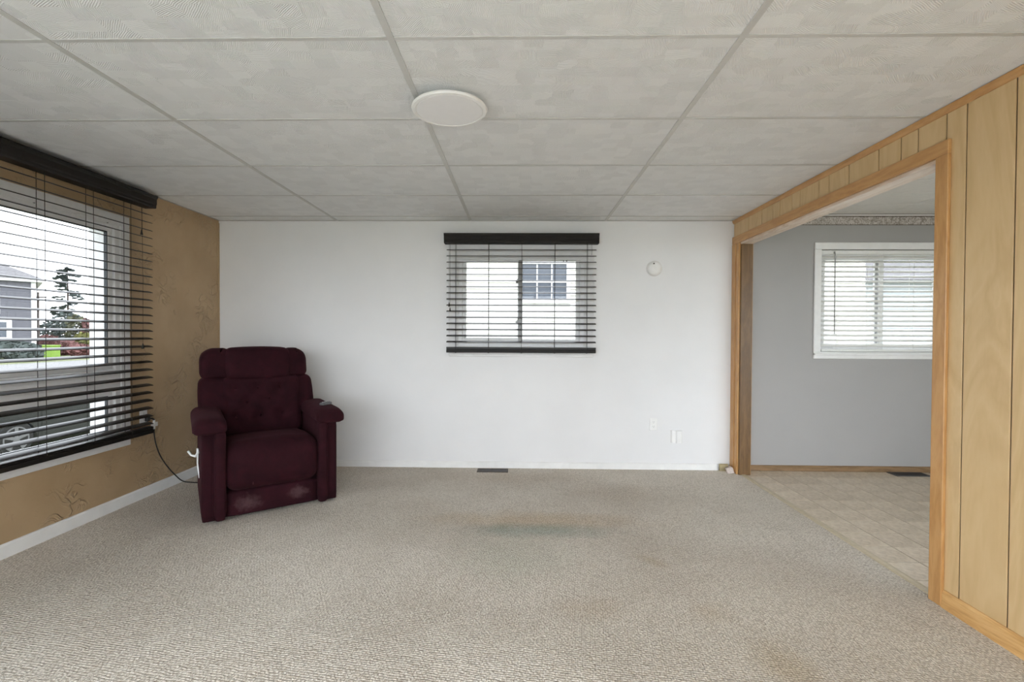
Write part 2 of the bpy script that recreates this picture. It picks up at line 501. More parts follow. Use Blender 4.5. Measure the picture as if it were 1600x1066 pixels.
b = wall_cells(MB(), 'x', XL - WT, XL, YF - WT, D + WT, GZ, TOP, [W1, W7]); b.build('wall_left', M_TAN, kind='structure')
b = wall_cells(MB(), 'y', D, D + WT, XL, XR + .05, GZ, TOP, [W2]); b.build('wall_back', M_WALL, kind='structure')
b = wall_cells(MB(), 'y', D, D + WT, XR + .05, XK, GZ, TOP, [W3]); b.build('wall_kitchen_back', M_KWALL, kind='structure')
b = wall_cells(MB(), 'y', YF - WT, YF, XL, XR + .05, GZ, TOP, [W4]); b.build('wall_front', M_WALL, kind='structure')
b = wall_cells(MB(), 'y', YF - WT, YF, XR + .05, XK, GZ, TOP, [W6]); b.build('wall_kitchen_front', M_KWALL, kind='structure')
b = wall_cells(MB(), 'x', XK, XK + WT, YF - WT, D + WT, GZ, TOP, [W5]); b.build('wall_kitchen_right', M_KWALL, kind='structure')
MB().box(XL - WT, XK + WT, YF - WT, D + WT, TOP, TOP + .12).build('roof_deck', M_DARKGAP, kind='structure')

# dividing wall with the opening and its panelling
OY0, OY1, OZ = 2.18, 4.10, 2.03
wr = wall_cells(MB(), 'x', XR + .006, 1.992, YF, D, 0, TOP, [(OY0, OY1, 0, OZ)]).build('wall_right', M_GROOVE, kind='structure')
wall_cells(MB(), 'x', 1.992, 2.0, YF, D, 0, TOP, [(OY0, OY1, 0, OZ)]).build('kitchen_side_board', M_KWALL, wr)
gro = [4.231, 3.962, 3.746, 3.586, 3.487, 3.337, 3.242, 3.04, 2.943, 2.766, 2.54, 2.394, 2.293, 2.143, 2.047, 1.846,
       1.64, 1.545, 1.32, 1.11, 1.0, .80, .66, .55, .32, .22, -.02, -.20, -.31, -.52, -.67, -.77, -1.0]
for i in range(len(gro) - 1):
    y1, y0 = gro[i], gro[i + 1]
    g = .0034
    z0 = .0 if y0 < OY0 - .06 else OZ
    if y0 < OY0 and z0 == OZ: z0 = OZ
    MB().box(XR, XR + .006, y0 + g, y1 - g, z0, HC, .001).build('plank', M_BIRCH, wr)
# sliver of plank beside the near casing and behind the far casing
MB().box(XR, XR + .006, 2.1455, OY0, 0, OZ).build('plank', M_BIRCH, wr)
MB().box(XR, XR + .006, OY1, D, 0, OZ).build('plank', M_BIRCH, wr)

# opening trim
def casing_prof(w, t):   # u across (0..w), v proud (0..t)
    return [(0, 0), (w, 0), (w, t * .55), (w * .86, t * .75), (w * .75, t), (w * .3, t), (w * .15, t * .7), (0, t * .6)]
CP = .016
t1 = empty('trim_1', (0, 0, 0)); t1['kind'] = 'structure'
# near upright casing, header casing, far upright casing (room side)
MB().box(XR - CP, XR, OY0 - .066, OY0, 0, OZ, .003).build('upright_casing', M_OAK, t1)
MB().box(XR - CP, XR, OY0 - .066, D, OZ, OZ + .066, .003).build('header_casing', M_OAKY, t1)
far = MB()
far.box(XR - CP, XR, OY1, OY1 + .045, 0, OZ, .004)
far.box(XR - CP + .006, XR, OY1 + .045, OY1 + .060, 0, OZ, .002)
far.box(XR - CP - .002, XR, OY1 + .060, D - .001, 0, OZ, .004)
far.build('upright_casing', M_OAK, t1)
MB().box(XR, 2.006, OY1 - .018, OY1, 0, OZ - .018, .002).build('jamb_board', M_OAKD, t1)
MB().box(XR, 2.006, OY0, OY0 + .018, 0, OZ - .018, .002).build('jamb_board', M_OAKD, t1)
MB().box(XR, 2.006, OY0, OY1, OZ - .018, OZ, .002).build('soffit_board', M_PALEWOOD, t1)
for s0, s1 in ((OY0 - .066, OY0 + .004), (OY1 - .004, D)):
    MB().box(2.0, 2.016, s0, s1, 0, OZ, .003).build('upright_casing', M_OAK, t1)
MB().box(2.0, 2.016, OY0 - .066, D, OZ, OZ + .066, .003).build('header_casing', M_OAKY, t1)
# strip where the panelling meets the ceiling
MB().prism([(XR, HC - .030), (XR, HC), (XR - .018, HC), (XR - .014, HC - .016), (XR - .006, HC - .028)], 'y', YF, D).build('trim_2', M_OAKY, kind='structure')
bb = MB().prism([(XR, 0), (XR, .078), (XR - .006, .078), (XR - .012, .066), (XR - .013, .02), (XR - .016, .0)], 'y', YF, OY0 - .067)
bb.build('baseboard_right', M_PINE, kind='structure')
MB().prism([(XL, 0), (XL + .013, 0), (XL + .013, .068), (XL + .008, .076), (XL, .078)], 'y', YF, D).build('baseboard_left', M_TRIMW, kind='structure')
MB().prism([(D, 0), (D - .012, 0), (D - .012, .048), (D - .006, .056), (D, .058)], 'x', XL + .013, XR - .13).build('baseboard_back', M_TRIMW, kind='structure')
MB().prism([(D, 0), (D - .012, 0), (D - .012, .044), (D - .006, .05), (D, .05)], 'x', 2.016, XK).build('baseboard_kitchen', M_KBASE, kind='structure')
MB().box(XL, XL + .006, D - .018, D, .06, HC - .02).build('trim_3', M_TAN, kind='structure')

# floors
MB().box(XL, 1.926, YF, D, -.06, 0).build('floor', M_CARPET, kind='structure')
kf = MB().box(1.926, XK, YF, D, -.06, -.0025).build('floor_kitchen', M_GROUT, kind='structure')
TS = .1875
tx0, ty1 = 1.966, D
nx, ny = 11, 17
tile_me = MB().box(0, TS - .0055, 0, TS - .0055, -.0025, 0, .0007).mesh('tile', M_VINYL)
for i in range(nx):
    for j in range(ny):
        o = bpy.data.objects.new('tile', tile_me); link(o, kf)
        o.location = (tx0 + i * TS, ty1 - .01 - (j + 1) * TS, 0)
MB().box(tx0 + nx * TS, XK, YF, D, -.0025, 0).build('vinyl_sheet', M_VINYL2, kf)
MB().box(tx0, tx0 + nx * TS, YF, ty1 - .01 - ny * TS - .002, -.0025, 0).build('vinyl_sheet', M_VINYL2, kf)
MB().prism([(1.924, 0), (1.972, 0), (1.968, .004), (1.950, .007), (1.930, .005)], 'y', OY0 - .02, OY1 + .01).build('trim_4', M_STRIP, kind='structure')

# ceiling: slab, grid, panels
ce = MB().box(XL, XR + .01, YF, D, HC + .03, HC + .06).build('ceiling', M_DARKGAP, kind='structure')
TB, T4, T2, Y0 = -.460, 1.2192, .6096, 4.070
xs = [XL, TB - T4, TB, TB + T4, XR]
ys = [D] + [Y0 - k * T2 for k in range(0, 11) if Y0 - k * T2 > YF + .02] + [YF]
full = {}
for i in range(4):
    for j in range(len(ys) - 1):
        x0, x1, y1, y0 = xs[i] + .004, xs[i + 1] - .004, ys[j] - .003, ys[j + 1] + .003
        MB().box(x0, x1, y0, y1, HC + .0035, HC + .018, .002).build('ceiling_panel', M_PANEL, ce)
for x in xs[1:4]:
    MB().prism([(x - .012, HC), (x + .012, HC), (x + .012, HC + .003), (x + .002, HC + .003), (x + .002, HC + .03), (x - .002, HC + .03), (x - .002, HC + .003), (x - .012, HC + .003)], 'y', YF, D).build('main_runner', M_TBAR, ce)
for j, y in enumerate(ys[1:-1]):
    for i in range(4):
        dz = random.uniform(-.0006, .0006)
        MB().box(xs[i] + (.012 if i else 0), xs[i + 1] - (.012 if i < 3 else 0), y - .0085, y + .0085, HC + .0005 + dz, HC + .0035 + dz, .0005).build('cross_runner', M_TBAR, ce)
for (p, q) in (((XL, XL + .014, YF, D), 0), ((XL, XR, D - .012, D), 0), ((XL, XR, YF, YF + .012), 0)):
    MB().box(*p, HC, HC + .004).build('wall_angle', M_WANGLE, ce)

kc = MB().box(2.0, XK, YF, D, HK + .012, HK + .03).build('ceiling_kitchen', M_DARKGAP, kind='structure')
T1 = .3048
kt_me = MB().box(0, T1 * 2 - .002, 0, T1 - .003, 0, .012, .0015).mesh('ceiling_tile', simple('pale_kitchen_ceiling_tile', (.74, .735, .71, 1), .6, .03))
for i in range(5):
    for j in range(25):
        y = D - .03 - (j + 1) * T1
        if y < YF: continue
        o = bpy.data.objects.new('ceiling_tile', kt_me); link(o, kc); o.location = (2.0 + i * T1 * 2, y, HK)
MB().box(2.0, XK, D - .03, D, HK, HK + .012).build('ceiling_edge', M_DARKGAP, kc)

# printed wallpaper border under the kitchen ceiling
def border_mat():
    m = Mat('printed_wallpaper_border', (.45, .41, .37, 1), .6)
    v = m.noise(55, 3, .6, None, 1.5)
    c = m.ramp(v, [(.42, (.27, .235, .20, 1)), (.52, (.50, .46, .42, 1)), (.62, (.60, .56, .53, 1))])
    sp = m.n('ShaderNodeSeparateXYZ'); m.l(m.co(), sp.inputs[0])
    z = m.math('DIVIDE', m.math('SUBTRACT', sp.outputs[2], 2.208), .082)
    edge = m.ramp(z, [(.0, (.30, .27, .24, 1)), (.06, (.30, .27, .24, 1)), (.09, (1, 1, 1, 1)), (.86, (1, 1, 1, 1)), (.90, (.34, .31, .27, 1)), (1.0, (.34, .31, .27, 1))])
    m.col(m.mix(1.0, c, edge, 'MULTIPLY'))
    return m.m
MB().box(2.0, XK, D - .002, D, 2.208, 2.290).build('trim_5', border_mat(), kind='structure')
MB().prism([(D, 2.290), (D - .012, 2.294), (D - .018, HK), (D, HK)], 'x', 2.0, XK).build('trim_6', M_TRIMW, kind='structure')

# ------------------------------------------------------------------ windows
def part(root, name, mat, *boxes, c=.0025):
    m = MB()
    for bx in boxes: m.box(*bx, c)
    return m.build(name, mat, root)

def frame_boxes(u0, u1, z0, z1, t, a0, a1, axis):
    r = [(u0, u1, z1 - t, z1), (u0, u1, z0, z0 + t), (u0, u0 + t, z0 + t, z1 - t), (u1 - t, u1, z0 + t, z1 - t)]
    if axis == 'x': return [(a0, a1, p[0], p[1], p[2], p[3]) for p in r]
    return [(p[0], p[1], a0, a1, p[2], p[3]) for p in r]

# window_1: picture window over a slider in the left wall
w1 = empty('window_1', (0, 0, 0)); w1['kind'] = 'structure'
y0, y1, z0, z1 = W1
part(w1, 'window_frame', M_VINYLW, *frame_boxes(y0 - .07, y1 + .07, z0 - .052, z1 + .05, .075, XL, XL + .014, 'x'), c=.003)
part(w1, 'window_frame', M_VINYLW, *frame_boxes(y0, y1, z0, z1, .045, XL - .06, XL + .006, 'x'), c=.003)
part(w1, 'transom_bar', M_VINYLW, (XL - .06, XL + .012, y0 + .045, y1 - .045, .815, .965))
UY1 = 3.095
part(w1, 'sash', M_VINYLW, *frame_boxes(y0 + .045, y1 - .045, .965, z1 - .045, .032, XL - .05, XL - .010, 'x'))
part(w1, 'gasket', M_GASKET, *frame_boxes(y0 + .077, y1 - .077, .997, z1 - .077, .006, XL - .036, XL - .014, 'x'), c=.001)
part(w1, 'pane', M_TINTED, (XL - .030, XL - .026, y0 + .083, y1 - .083, 1.003, z1 - .083), c=0)
part(w1, 'sash', M_VINYLW, *frame_boxes(y0 + .045, y1 - .045, z0 + .045, .815, .028, XL - .05, XL - .014, 'x'))
part(w1, 'meeting_stile', M_VINYLW, (XL - .05, XL - .014, 2.03, 2.075, z0 + .073, .787))
part(w1, 'gasket', M_GASKET, *frame_boxes(2.075, y1 - .073, z0 + .073, .787, .006, XL - .04, XL - .02, 'x'), c=.001)
part(w1, 'pane', M_TINTED, (XL - .030, XL - .026, 2.081, y1 - .079, z0 + .079, .781), c=0)
part(w1, 'pane', M_TINTED, (XL - .030, XL - .026, y0 + .073, 2.03, z0 + .073, .787), c=0)
part(w1, 'exterior_casing', M_VINYLW, *frame_boxes(y0, y1, z0, z1, .05, XL - .17, XL - .06, 'x'))
for yy, zz in ((2.60, 1.955), (3.07, 1.955)):
    MB().lathe([(0, .0), (.008, .0), (.008, .004), (.005, .006), (0, .006)], 10, (XL + .006, yy, zz), 'x').build('screw_cap', M_BLACK, w1)

# window_2: slider in the back wall
w2 = empty('window_2', (0, 0, 0)); w2['kind'] = 'structure'
x0, x1, z0, z1 = W2
part(w2, 'casing', M_VINYLW2, *frame_boxes(x0 - .07, x1 + .07, z0 - .075, z1 + .02, .085, D - .014, D, 'y'))
part(w2, 'window_frame', M_VINYLW, *frame_boxes(x0, x1, z0, z1, .05, D, D + .08, 'y'))
part(w2, 'sill_board', M_VINYLW2, (x0 - .065, x1 + .065, D - .022, D, z0 - .085, z0 - .06))
part(w2, 'sash', M_VINYLW, *frame_boxes(x0 + .05, .010, z0 + .05, z1 - .045, .035, D + .012, D + .036, 'y'))
part(w2, 'sash', M_VINYLW, *frame_boxes(-.030, x1 - .05, z0 + .04, z1 - .03, .035, D + .042, D + .066, 'y'))
part(w2, 'pane', M_TINTED, (x0 + .085, -.025, D + .022, D + .026, z0 + .085, z1 - .08), c=0)
part(w2, 'pane', M_TINTED, (.005, x1 - .085, D + .052, D + .056, z0 + .075, z1 - .065), c=0)
part(w2, 'meeting_rail', M_WAND, (-.024, .012, D + .004, D + .012, z0 + .052, z1 - .047))
for zz in (1.70, 1.33):
    MB().prism([(-.026, zz - .02), (-.026, zz + .035), (-.05, zz), (-.046, zz - .02)], 'y', D + .004, D + .012).build('latch', M_WAND, w2)
for xx in (.385, .415):
    part(w2, 'catch', M_BLACK, (xx - .003, xx + .003, D + .03, D + .042, z1 - .075, z1 - .055), c=.001)

# window_3: kitchen slider
w3 = empty('window_3', (0, 0, 0)); w3['kind'] = 'structure'
x0, x1, z0, z1 = W3
part(w3, 'casing', M_TRIMW, *frame_boxes(x0 - .06, x1 + .06, z0 - .05, z1 + .062, .062, D - .016, D, 'y'), c=.004)
part(w3, 'sill_board', M_TRIMW, (x0 - .06, x1 + .06, D - .03, D, z0 - .018, z0), c=.003)
part(w3, 'window_frame', M_VINYLW, *frame_boxes(x0, x1, z0, z1, .05, D + .06, D + .14, 'y'))
part(w3, 'sash', M_VINYLW, *frame_boxes(x0 + .05, 3.29, z0 + .05, z1 - .05, .035, D + .07, D + .095, 'y'))
part(w3, 'sash', M_VINYLW, *frame_boxes(3.235, x1 - .05, z0 + .05, z1 - .04, .035, D + .10, D + .125, 'y'))
part(w3, 'pane', M_TINTED, (x0 + .085, 3.255, D + .08, D + .084, z0 + .085, z1 - .085), c=0)
part(w3, 'pane', M_TINTED, (3.27, x1 - .085, D + .11, D + .114, z0 + .085, z1 - .075), c=0)

# unseen windows added for brightness, around the camera and in the kitchen
def added_window(name, axis, a_in, a_out, W, nmull):
    r = empty(name); r['kind'] = 'structure'
    u0, u1, z0, z1 = W
    am = (a_in + a_out) / 2
    part(r, 'window_frame', M_VINYLW, *frame_boxes(u0, u1, z0, z1, .05, min(a_in, a_out), max(a_in, a_out), axis))
    step = (u1 - u0 - .1) / nmull
    for k in range(nmull):
        ua, ub = u0 + .05 + k * step, u0 + .05 + (k + 1) * step
        if k:
            bx = (am - .03, am + .03, ua - .02, ua + .02, z0 + .05, z1 - .05) if axis == 'x' else (ua - .02, ua + .02, am - .03, am + .03, z0 + .05, z1 - .05)
            part(r, 'mullion', M_VINYLW, bx)
        g0, g1 = ua + (.02 if k else 0), ub - (.02 if k < nmull - 1 else 0)
        bx = (am - .002, am + .002, g0, g1, z0 + .05, z1 - .05) if axis == 'x' else (g0, g1, am - .002, am + .002, z0 + .05, z1 - .05)
        part(r, 'pane', M_GLASS, bx, c=0)
added_window('added_window_4', 'y', YF, YF - WT, W4, 3)
added_window('added_window_5', 'x', XK, XK + WT, W5, 3)
added_window('added_window_7', 'x', XL, XL - WT, W7, 1)
added_window('added_window_6', 'y', YF, YF - WT, W6, 2)

# ------------------------------------------------------------------ blinds (local: x along, -y into the room, z up)
def slat_mesh(name, length, width, mat, crown=.003, th=.0034):
    m = MB(); n = 4
    top = []; bot = []
    for k in range(n + 1):
        t = k / n * 2 - 1
        z = crown * (1 - t * t)
        top.append((t * width / 2, z + th / 2)); bot.append((t * width / 2, z - th / 2))
    prof = bot + top[::-1]
    m.prism(prof, 'x', -length / 2, length / 2)
    return m.mesh(name, mat)

def dark_blind(loc, rz, length, zval0, zval1, z_first, pitch, nsl, rail_z, tilt, ladders, label, cords, tassels):
    r = empty('venetian_blind', loc, rz)
    tag(r, label, 'blind')
    hl = length / 2
    # profiled valance with returns
    f = -.085
    prof = [(0, zval0), (f + .008, zval0), (f + .004, zval0 + .010), (f + .004, zval0 + .022), (f, zval0 + .030), (f, zval1 - .026), (f - .006, zval1 - .018), (f - .010, zval1 - .006), (f - .010, zval1), (0, zval1)]
    MB().prism(prof, 'x', -hl - .012, hl + .012).build('valance', M_VALANCE, r)
    me = slat_mesh('slat', length - .02, .050, M_BLIND)
    for k in range(nsl):
        o = bpy.data.objects.new('slat', me); link(o, r)
        o.location = (0, -.045, z_first - k * pitch)
        o.rotation_euler = (radians(tilt) + random.uniform(-.012, .012), random.uniform(-.0006, .0006), 0)
    MB().box(-hl + .01, hl - .01, -.072, -.020, rail_z - .018, rail_z + .012, .003).build('bottom_rail', M_VALANCE, r)
    for k in range(3):
        o = bpy.data.objects.new('slat', me); link(o, r)
        o.location = (0, -.045, rail_z + .0150 + k * .0062)
    for lx in ladders:
        mb = MB()
        for yy in (-.0695, -.0205):
            mb.tube([(lx, yy, zval0 + .01), (lx, yy, rail_z + .01)], .0017, 5)
        mb.build('ladder_cord', M_CORD, r)
        MB().box(lx - .006, lx + .006, -.05, -.04, rail_z - .022, rail_z - .0175, .001).build('rail_button', M_BLIND, r)
    for (cx, zb) in cords:
        MB().tube([(cx, -.078, zval0 + .01), (cx + .002, -.080, (zval0 + zb) / 2), (cx, -.079, zb)], .0011, 5).build('pull_cord', M_CORD, r)
    for (cx, zb) in tassels:
        MB().lathe([(0, zb + .001), (.003, zb), (.0045, zb - .012), (.0085, zb - .034), (.008, zb - .038), (0, zb - .038)], 10, (cx, -.079, 0)).build('tassel', M_BLIND, r)
    return r

# back window blind: x -0.70..0.70
dark_blind((0, D - .016, 0), 0, 1.352, 2.028, 2.112, 1.972, .0548, 16, 1.071, 13, [-.585, -.29, .005, .30, .588],
           'dark brown wooden venetian blind over the small window in the white wall',
           [(-.640, 1.50), (-.632, 1.46), (.622, 1.92)], [(-.640, 1.50), (-.632, 1.455)])
# left window blind: y from .78 to 3.40
LB0, LB1 = .80, 3.365
lc = (LB0 + LB1) / 2
lb = dark_blind((XL + .016, lc, 0), pi / 2, LB1 - LB0, 2.125, 2.215, 2.074, .0562, 28, .500, 14.5, [y - lc for y in (.95, 1.27, 1.58, 1.90, 2.24, 2.585, 2.885, 3.165)],
           'wide dark brown venetian blind across the picture window in the tan wall',
           [(3.245 - lc, 1.93), (3.25 - lc, 1.14)], [(3.245 - lc, 1.945), (3.25 - lc, 1.14)])

# white kitchen blind
kb = empty('venetian_blind', (3.27, D + .045, 0), 0)
tag(kb, 'white venetian blind in the kitchen window', 'blind')
MB().box(-.575, .575, -.03, .02, 1.952, 1.988, .003).build('headrail', M_WBLIND, kb)
kme = slat_mesh('slat', 1.14, .050, M_WBLIND, .0045)
for k in range(19):
    o = bpy.data.objects.new('slat', kme); link(o, kb)
    o.location = (0, -.012, 1.930 - k * .0440)
    o.rotation_euler = (radians(27) + random.uniform(-.03, .03), 0, 0)
MB().box(-.57, .57, -.036, .010, 1.076, 1.098, .004).build('bottom_rail', M_WBLIND, kb)
for lx in (-.44, -.17, -.03, .24, .44):
    mb = MB()
    for yy in (-.038, .012): mb.tube([(lx, yy, 1.955), (lx, yy, 1.09)], .0011, 5)
    mb.build('ladder_cord', M_WCORD, kb)
MB().tube([(-.465, -.046, 1.965), (-.465, -.048, 1.955), (-.463, -.050, 1.235)], .0045, 6).build('tilt_wand', M_WAND, kb)
MB().lathe([(0, .0), (.007, .0), (.007, -.02), (0, -.02)], 8, (-.465, -.04, 1.975)).build('wand_hook', M_WAND, kb)

# ------------------------------------------------------------------ recliner
AX = radians(36.5); CX, CY = -1.998, 2.866
rc = empty('recliner_chair', (CX, CY, 0), AX)
tag(rc, 'burgundy velour recliner armchair with tufted back standing in the corner', 'armchair')
WD = .83
def lean(p):      # backrest leans backwards with height
    return Vector((p.x, p.y + (p.z - .45) * .22, p.z))
# base frame under the chair
MB().box(.10, WD - .10, .10, .72, 0, .04, .006).build('base_frame', M_BLACK, rc)
for sx in (.13, WD - .16):
    MB().box(sx, sx + .03, .10, .2, 0, .03, .004).build('foot', M_BLACK, rc)
for side in (0, 1):
    mx = (lambda a, b: (a, b)) if side == 0 else (lambda a, b: (WD - b, WD - a))
    a = mx(0, .128)
    arm = MB().soft(a[0], a[1], .008, .80, .012, .60, .018, 8).build('arm', M_FAB, rc, True)
    a = mx(.070, .136)
    def strip_fn(p, side=side):
        return Vector((p.x, p.y - .006 * sin((p.z - .03) * 5.0), p.z))
    MB().soft(a[0], a[1], -.022, .06, .012, .610, .024, 8, strip_fn).build('arm_front_roll', M_FAB, arm, True)
    a = mx(-.045, .142)
    def pad_fn(p, side=side):
        q = p.copy()
        t = max(0, min(1, (p.y + .03) / .68))
        cxm = (.048 if side == 0 else WD - .048)
        q.z += (.012 * (1 - ((p.x - cxm) / .095) ** 2) - .006 + .004 * t) * (1 if p.z > .62 else 0)
        if q.y < .1 and q.z > .6:
            k = (.1 - q.y) / .13
            q.z -= .018 * k * k
        return q
    MB().soft(a[0], a[1], -.035, .62, .572, .672, .040, 14, pad_fn).build('arm_pad', M_FAB, arm, True)
    a = mx(.010, .062)
    MB().soft(a[0], a[1], .006, .03, .045, .565, .008, 6).build('arm_front_panel', M_FAB, arm, True)
# lower front panel
MB().soft(.128, WD - .128, .022, .62, .018, .180, .012, 8).build('base_panel', M_FABW, rc, True)
# seat
def seat_fn(p):
    q = p.copy()
    u = (p.x - WD / 2) / .29
    # top: crown in front, dips to the back
    if p.z > .34:
        q.z += .022 * (1 - u * u) * (1.0 if p.y < .3 else .4) - .03 * max(0, (p.y - .2) / .4)
    # front face bulges
    if p.y < .12:
        k = max(0, sin((p.z - .17) / .32 * pi))
        q.y -= .035 * k
    # stitched channels
    for sx in (.285, .565):
        d = (p.x - sx)
        g = math.exp(-(d / .012) ** 2)
        if p.y < .30:
            q.y += .006 * g * (1 if p.y < .1 else 0); q.z -= .006 * g * (1 if p.z > .42 else 0)
    return q
seat = MB().soft(.132, WD - .132, -.008, .60, .178, .490, .075, 26, seat_fn).build('seat_cushion', M_FAB, rc, True)
for sx, z0_, z1_ in ((.285, .22, .44), (.565, .25, .44)):
    pts = []
    for k in range(9):
        z = z0_ + (z1_ - z0_) * k / 8
        p = seat_fn(Vector((sx, -.008 + (.0 if z < .41 else (z - .41) * .35), z)))
        pts.append((p.x, p.y - .0006, p.z))
    MB().tube(pts, .0012, 5).build('seam', M_THREAD, seat)
# backrest core and panels
def core_fn(p):
    q = lean(p)
    # narrower at the top, rounded shoulders
    u = (p.x - WD / 2) / .40
    return q
back = MB().soft(.040, WD - .085, .565, .74, .40, 1.07, .07, 10, core_fn).build('backrest', M_FAB, rc, True)
BUT = [(.235, .795), (.385, .800), (.535, .800), (.165, .690), (.310, .695), (.455, .715), (.240, .590), (.395, .590), (.550, .600)]
def tuft_fn(p):
    q = p.copy()
    if p.y < .56:
        dep = 0
        for (bx, bz) in BUT:
            d2 = (p.x - bx) ** 2 + (p.z - bz) ** 2
            dep = max(dep, math.exp(-d2 / (2 * .030 ** 2)))
        # creases between neighbouring buttons
        q.y += .030 * dep
        u = (p.x - WD / 2) / .29
        q.y -= .022 * (1 - u * u)
    # bottom edge sags in the middle
    if p.z < .55: q.z -= .03 * (1 - ((p.x - WD / 2) / .29) ** 2) - .01
    return lean(q)
tp = MB().soft(.135, WD - .135, .480, .62, .440, .885, .055, 30, tuft_fn).build('tufted_panel', M_FAB, back, True)
for (bx, bz) in BUT:
    p = tuft_fn(Vector((bx, .480, bz)))
    mb = MB(); mb.lathe([(0, -.010), (.006, -.008), (.010, -.002), (.010, .004), (0, .006)], 10, (p.x, p.y - .002, p.z), 'y')
    mb.build('button', M_FAB, back, True)
def head_fn(p):
    q = p.copy()
    u = (p.x - .40) / .23
    if p.z < .93: q.z -= .020 * (1 - u * u)
    if p.z > 1.05: q.z += .012 * (1 - u * u)
    q.y -= .012 * (1 - u * u)
    return lean(q)
MB().soft(.165, .628, .472, .66, .872, 1.100, .055, 18, head_fn).build('headrest', M_FAB, back, True)
for (xa, xb, za, zb) in ((.012, .215, .868, 1.100), (.590, .750, .868, 1.098)):
    sgn = -1 if xa < .3 else 1
    def wing_fn(p, sgn=sgn):
        q = p.copy()
        if p.z > 1.0:
            k = (p.z - 1.0) / .09
            if (p.x - .41) * sgn > .28: q.x -= sgn * .035 * k * k
        return lean(q)
    MB().soft(xa, xb, .495, .70, za, zb, .050, 14, wing_fn).build('back_wing', M_FAB, back, True)
for (xa, xb, za, zb) in ((.004, .215, .600, .885), (.590, .790, .600, .885)):
    sgn = -1 if xa < .3 else 1
    def wing2_fn(p, sgn=sgn):
        q = p.copy()
        if (p.x - .41) * sgn > .28: q.x += sgn * .006 * sin((p.z - .64) / .27 * pi) - sgn * .02 * max(0, (p.z - .66) / .25) * (1 if sgn > 0 else .3)
        return lean(q)
    MB().soft(xa, xb, .490, .70, za, zb, .050, 14, wing2_fn).build('back_wing', M_FAB, back, True)
MB().soft(.150, WD - .150, .52, .62, .40, .66, .045, 8, lean).build('back_lower_roll', M_FAB, back, True)
# strip of white cloth hanging at the side of the chair
MB().tube([(-.062, .26, .432), (-.045, .245, .405), (-.022, .225, .40), (-.010, .20, .425), (-.012, .195, .455)], .009, 6, [.9, .8, 1.1, 1.0, .7]).build('white_strap', M_PLASTIC, rc, True)
MB().tube([(-.010, .20, .42), (-.012, .18, .36), (-.008, .16, .31), (-.006, .15, .27)], .006, 6, [1, .9, .8, .4]).build('white_strap', M_PLASTIC, rc, True)

# remote on the arm
rm = empty('remote_control', tuple((Matrix.Translation((CX, CY, 0)) @ Matrix.Rotation(AX, 4, 'Z')) @ Vector((.785, .16, .683))), AX + radians(35))
tag(rm, 'small dark grey remote control lying on the arm of the recliner', 'remote')
MB().box(-.045, .045, -.022, .022, 0, .018, .005).build('shell', M_CHROME, rm)
MB().box(-.040, .030, -.017, .017, .018, .021, .001).build('keypad', M_BLACK, rm)
for k in range(4):
    MB().lathe([(0, .021), (.004, .021), (.0035, .0235), (0, .0235)], 8, (-.03 + k * .017, 0, 0)).build('key', M_PLASTIC, rm)

# ------------------------------------------------------------------ ceiling lamp, detector, outlets
cl = empty('ceiling_lamp', (-.322, 2.072, HC), 0)
cl.rotation_euler = (radians(.8), radians(-1.2), 0)
tag(cl, 'flat round white surface lamp mounted on the ceiling panels', 'ceiling lamp')
MB().lathe([(.085, .0), (.085, -.024), (.150, -.025), (.162, -.028), (.166, -.035), (.161, -.041), (.149, -.0428), (.146, -.0395), (0, -.0395)], 64).build('housing', M_PLASTIC, cl, False)
MB().lathe([(.1425, -.0395), (.1425, -.0412), (.140, -.0420), (0, -.0424)], 64).build('diffuser', M_DIFF, cl, False)

sd = empty('smoke_detector', (1.197, D, 1.816))
tag(sd, 'round white smoke detector on the white wall', 'smoke detector')
MB().lathe([(0, 0), (.070, 0), (.070, -.010), (.066, -.014), (0, -.014)], 40, axis='y').build('base', M_PLASTIC, sd)
MB().lathe([(.066, -.014), (.063, -.020), (.055, -.034), (.045, -.040), (.030, -.042), (0, -.042)], 40, axis='y').build('cover', M_PLASTIC, sd, True)
MB().lathe([(0, 0), (.007, 0), (.007, -.003), (0, -.003)], 12, (-.012, -.038, .040), 'y').build('test_light', M_BLACK, sd)
MB().lathe([(.026, 0), (.026, -.002), (.024, -.002), (.024, 0)], 24, (-.016, -.041, -.008), 'y', False).build('test_button', M_VINYLW2, sd)

def wall_outlet(loc, rz, label):
    r = empty('wall_outlet', loc, rz); tag(r, label, 'outlet')
    MB().box(-.035, .035, -.006, 0, -.057, .057, .003).build('cover_plate', M_PLASTIC, r)
    for dz in (-.0195, .0195):
        f = MB().box(-.017, .017, -.0085, -.006, dz - .0145, dz + .0145, .002).build('receptacle', M_PLASTIC, r)
        for dx in (-.006, .006):
            MB().box(dx - .0012, dx + .0012, -.0088, -.0085, dz - .002, dz + .007).build('slot', M_WAND, f)
        MB().lathe([(0, 0), (.0026, 0), (.0026, -.0004), (0, -.0004)], 8, (0, -.0085, dz - .008), 'y').build('slot', M_WAND, f)
    MB().lathe([(0, 0), (.003, 0), (.002, -.001), (0, -.001)], 8, (0, -.006, 0), 'y').build('screw', M_PLASTIC, r)
    return r
wall_outlet((1.203, D, .411), 0, 'white double wall outlet on the white wall above the small white box')
wall_outlet((XL, 3.362, .600), pi / 2, 'white wall outlet on the tan wall with a black plug in it')

